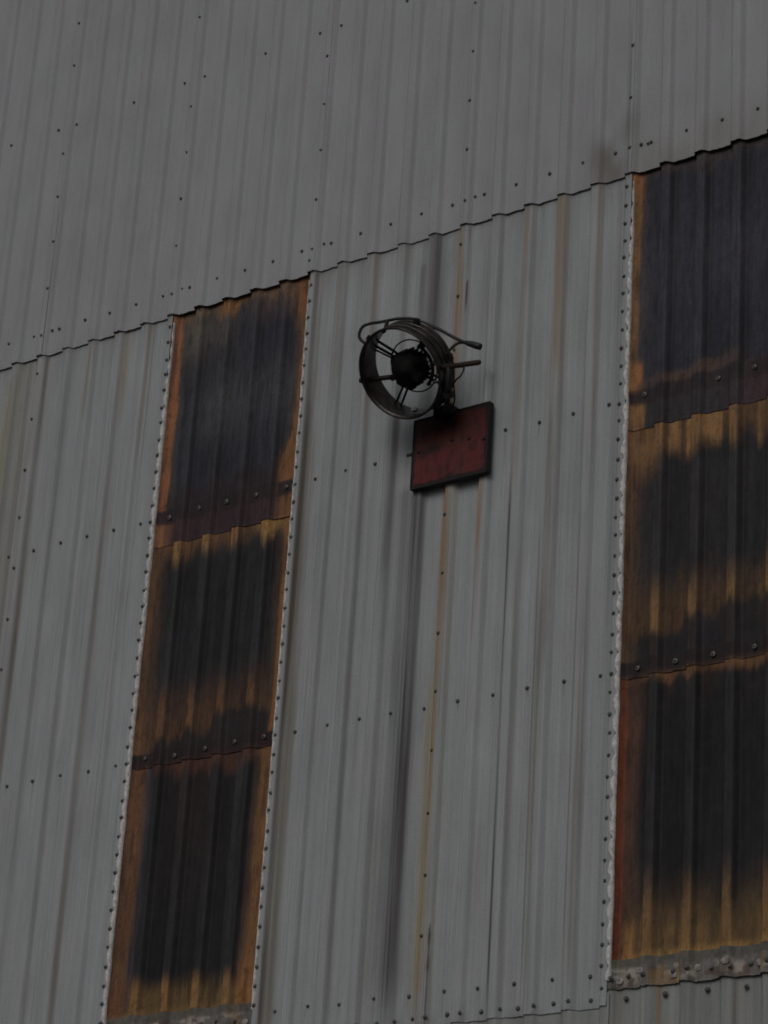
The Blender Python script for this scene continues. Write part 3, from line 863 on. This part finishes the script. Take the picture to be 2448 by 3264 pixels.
# motor with cooling fins
mo = FC + AX * .030 + E1 * .006
bm = bmesh.new()
bm_lathe(bm, [(-.055, .030), (-.055, .078), (-.050, .084), (-.02, .086), (.03, .080), (.05, .074), (.062, .05), (.068, .03)], mo, AX, E1, E2, 40)
bmesh.ops.recalc_face_normals(bm, faces=bm.faces)
motor = bm_obj('motor', bm, M_SOOTY, fan)
bm = bmesh.new()
for k in range(26):
    t = 2 * math.pi * k / 26
    rd = E1 * math.cos(t) + E2 * math.sin(t); tn = -E1 * math.sin(t) + E2 * math.cos(t)
    bm_box(bm, mo + AX * .004 + rd * (.083 + .003 * (k % 3)), .014, .07, .006, rd, AX, tn)
fo = bm_obj('cooling_fins', bm, M_SOOTY, None, False); fo.parent = motor; fo['kind'] = 'stuff'
bm = bmesh.new()
bm_lathe(bm, [(0, .074), (.006, .074), (.008, .060), (.012, .058), (.013, .02), (.018, .018)], mo - AX * .056, -AX, E1, E2, 24)
bmesh.ops.recalc_face_normals(bm, faces=bm.faces)
x_ = bm_obj('end_cap', bm, M_SOOTY, None); x_.parent = motor
for k, (t_, rr_, sa, sb) in enumerate(((20, .070, .05, .04), (75, .075, .04, .035), (128, .074, .045, .05), (190, .076, .05, .03), (222, .074, .035, .045), (262, .078, .05, .03), (320, .072, .05, .05))):
    t = math.radians(t_); rd = E1 * math.cos(t) + E2 * math.sin(t); tn = -E1 * math.sin(t) + E2 * math.cos(t)
    bm = bmesh.new(); bm_box(bm, mo - AX * (.045 - .01 * (k % 3)) + rd * rr_, sa, .045, sb, rd, AX, tn, bev=.006)
    bo = bm_obj('motor_boss', bm, M_SOOTY, None, False); bo.parent = motor
# oily studs and clips between motor and ring on the right
for k in range(9):
    t = math.radians(-62 + k * 12.8 + 5 * math.sin(k * 2.3))
    rad = .120 + .026 * math.sin(k * 1.7)
    q = FC + AX * (.045 + .01 * math.cos(k * 2.1)) + (E1 * math.cos(t) + E2 * math.sin(t)) * rad
    bm = bmesh.new(); bmesh.ops.create_icosphere(bm, subdivisions=1, radius=1)
    for v in bm.verts:
        v.co = Vector((v.co.x * .011, v.co.y * .008, v.co.z * .009)) * (1 + .3 * random.random())
    bmesh.ops.translate(bm, verts=bm.verts, vec=q)
    bm_obj('clip', bm, M_ALU if k % 4 == 1 else M_BLACK, fan)
bm = bmesh.new()
bm_tube(bm, [FC + AX * .052 + (E1 * math.cos(t) + E2 * math.sin(t)) * .118 for t in [math.radians(-65 + 5 * k) for k in range(24)]], .0085, 8)
bm_obj('terminal_strip', bm, M_BLACK, fan)
# wire guard: ring and radial pairs at the back plane
bm = bmesh.new()
BP = FC + AX * HL
bm_tube(bm, [BP + (E1 * math.cos(t) + E2 * math.sin(t)) * .133 for t in [2 * math.pi * k / 64 for k in range(64)]], .0038, 6, closed=True)
bm_obj('guard_ring', bm, M_WIRE, fan)
for deg in (43, 136, 223, 316):
    for off in (-.013, .013):
        t = math.radians(deg)
        rd = E1 * math.cos(t) + E2 * math.sin(t); tn = -E1 * math.sin(t) + E2 * math.cos(t)
        bm = bmesh.new()
        bm_tube(bm, [BP - AX * .012 + rd * .06 + tn * off * .9, BP + rd * .13 + tn * off, BP + rd * (R - .004) + tn * off * 1.15], .0062 if deg != 136 else .0072, 6)
        bm_obj('guard_spoke', bm, M_WIRE, fan)
    bm = bmesh.new()
    bm_tube(bm, [BP + rd * .133 - tn * .016, BP + rd * .133 + tn * .016], .0048, 6)
    bm_obj('spoke_clip', bm, M_BLACK, fan)
# dark strut beside the upper-left pair
bm = bmesh.new(); t = math.radians(145)
rd = E1 * math.cos(t) + E2 * math.sin(t)
bm_tube(bm, [BP + rd * .07 - AX * .02, BP + rd * (R - .006)], .005, 6); bm_obj('motor_lead', bm, M_RUBBER, fan)
# rod through the hub
bm = bmesh.new()
p0, p1 = Vector((2.856, -.32, -.905)), Vector((3.075, -.312, -.932))
bm_tube(bm, [p0, p1], .0125, 12); bm_obj('pivot_rod', bm, M_BLACK, fan)
bm = bmesh.new(); bm_lathe(bm, [(0, .010), (.004, .014), (.020, .014), (.024, .010)], Vector((2.846, -.32, -.904)), Vector((1, 0, -.1)).normalized(), Vector((0, 1, 0)), Vector((.1, 0, 1)).normalized(), 6)
bmesh.ops.recalc_face_normals(bm, faces=bm.faces); bm_obj('pivot_nut', bm, M_BLACK, fan)
bm = bmesh.new(); bm_tube(bm, [Vector((3.33, -.318, -.952)), Vector((3.575, -.318, -.981)), Vector((3.587, -.318, -.9825))], [.0135, .0135, .010], 14)
bm_obj('pivot_bar', bm, M_RUSTROD, fan)
# clips on the outside of the ring
for t_, d_, sz in ((118, -.05, (.018, .012, .03)), (60, .055, (.03, .02, .03)), (-2, .05, (.02, .02, .035)), (196, -.03, (.014, .02, .02)), (97, -.03, (.012, .012, .022))):
    t = math.radians(t_); rd = E1 * math.cos(t) + E2 * math.sin(t); tn = -E1 * math.sin(t) + E2 * math.cos(t)
    bm = bmesh.new(); bm_box(bm, FC + AX * d_ + rd * (R + (.010 if t_ != 97 else -.014)), sz[0], sz[1], sz[2], rd, AX, tn, bev=.002)
    bm_obj('bracket_clip', bm, M_BLACK, fan, False)
# looped cable with paddle-shaped end
cable = [(2.905, -.35, -.734), (2.874, -.37, -.704), (2.870, -.38, -.676), (2.89, -.38, -.641), (2.93, -.37, -.629), (2.98, -.36, -.63), (3.024, -.35, -.628), (3.08, -.34, -.628),
         (3.142, -.32, -.634), (3.191, -.30, -.655), (3.251, -.28, -.687), (3.291, -.26, -.711), (3.341, -.24, -.746), (3.391, -.22, -.778), (3.428, -.21, -.797)]
bm = bmesh.new(); pth = smooth_path(cable, 6); bm_tube(bm, pth, .0082, 10); bm_obj('cable', bm, M_RUBBER, fan)
bm = bmesh.new(); bm_tube(bm, smooth_path([(3.405, -.215, -.785), (3.425, -.21, -.795), (3.450, -.205, -.806), (3.472, -.20, -.816), (3.488, -.195, -.823), (3.496, -.194, -.827)], 4),
                          [.009 + .0085 * math.sin(min(1, i / 14) * math.pi * .62) for i in range(18)] + [.012, .009, .004], 12)
bm_obj('cable_plug', bm, M_RUBBER, fan)
bm = bmesh.new(); bm_tube(bm, smooth_path([(3.418, -.213, -.790), (3.373, -.22, -.785), (3.352, -.24, -.812), (3.335, -.262, -.856)], 5), .0075, 8); bm_obj('handle_rod', bm, M_BLACK, fan)
bm = bmesh.new(); bm_tube(bm, smooth_path([(3.022, -.352, -.632), (3.026, -.362, -.66), (3.03, -.375, -.69)], 4), .0095, 8); bm_obj('cable_clamp', bm, M_BLACK, fan)
bm = bmesh.new(); bm_tube(bm, smooth_path([(3.245, -.285, -.690), (3.262, -.275, -.72), (3.30, -.262, -.80)], 4), .008, 8); bm_obj('cable_clamp', bm, M_BLACK, fan)
bm = bmesh.new(); bm_tube(bm, smooth_path([(3.478, -.315, -.975), (3.478, -.30, -.985), (3.443, -.28, -1.007), (3.40, -.255, -1.003), (3.365, -.22, -.997)], 5), .0042, 8); bm_obj('wire', bm, M_RUBBER, fan)
bm = bmesh.new(); bm_tube(bm, smooth_path([(3.381, -.25, -1.015), (3.351, -.20, -1.042), (3.314, -.15, -1.057), (3.254, -.09, -1.064)], 5), .004, 8); bm_obj('wire', bm, M_RUBBER, fan)
# yoke arm down to the mounting block on top of the plate
arm = smooth_path([(3.215, -.07, -1.075), (3.255, -.13, -1.085), (3.309, -.20, -1.090), (3.372, -.28, -1.060), (3.395, -.31, -1.010), (3.398, -.32, -.955)], 5)
bm = bmesh.new(); bm_tube(bm, arm, [.017 - .005 * i / len(arm) for i in range(len(arm))], 8); bm_obj('yoke_arm', bm, M_BLACK, fan)
bm = bmesh.new(); bm_box(bm, (3.205, -.065, -1.062), .105, .09, .055, bev=.004); bm_obj('mounting_block', bm, M_BLACK, fan, False)
bm = bmesh.new(); bm_box(bm, (3.195, -.088, -1.115), .035, .012, .08, bev=.003); bm_obj('mounting_tab', bm, M_RUSTROD, fan, False)
bm = bmesh.new(); bm_tube(bm, [(3.205, -.045, -1.05), (3.205, .0, -1.05)], .03, 10); bm_obj('wall_stub', bm, M_BLACK, fan)
for c_, s_ in (((3.365, -.255, -1.080), (.05, .035, .03)), ((3.335, -.262, -.873), (.035, .03, .03)), ((3.34, -.25, -1.03), (.03, .03, .05))):
    bm = bmesh.new(); bm_box(bm, c_, *s_, E1, AX, E2, bev=.004); bm_obj('knuckle', bm, M_BLACK, fan, False)
bm = bmesh.new(); bm_box(bm, (3.108, -.20, -1.075), .03, .02, .02, bev=.003); bm_obj('drip_lug', bm, M_ALU, fan, False)

# ------------------------------------------------------------------ render settings
scene.render.engine = 'CYCLES'
scene.render.resolution_x = 768
scene.render.resolution_y = 1024
scene.cycles.filter_width = 1.8
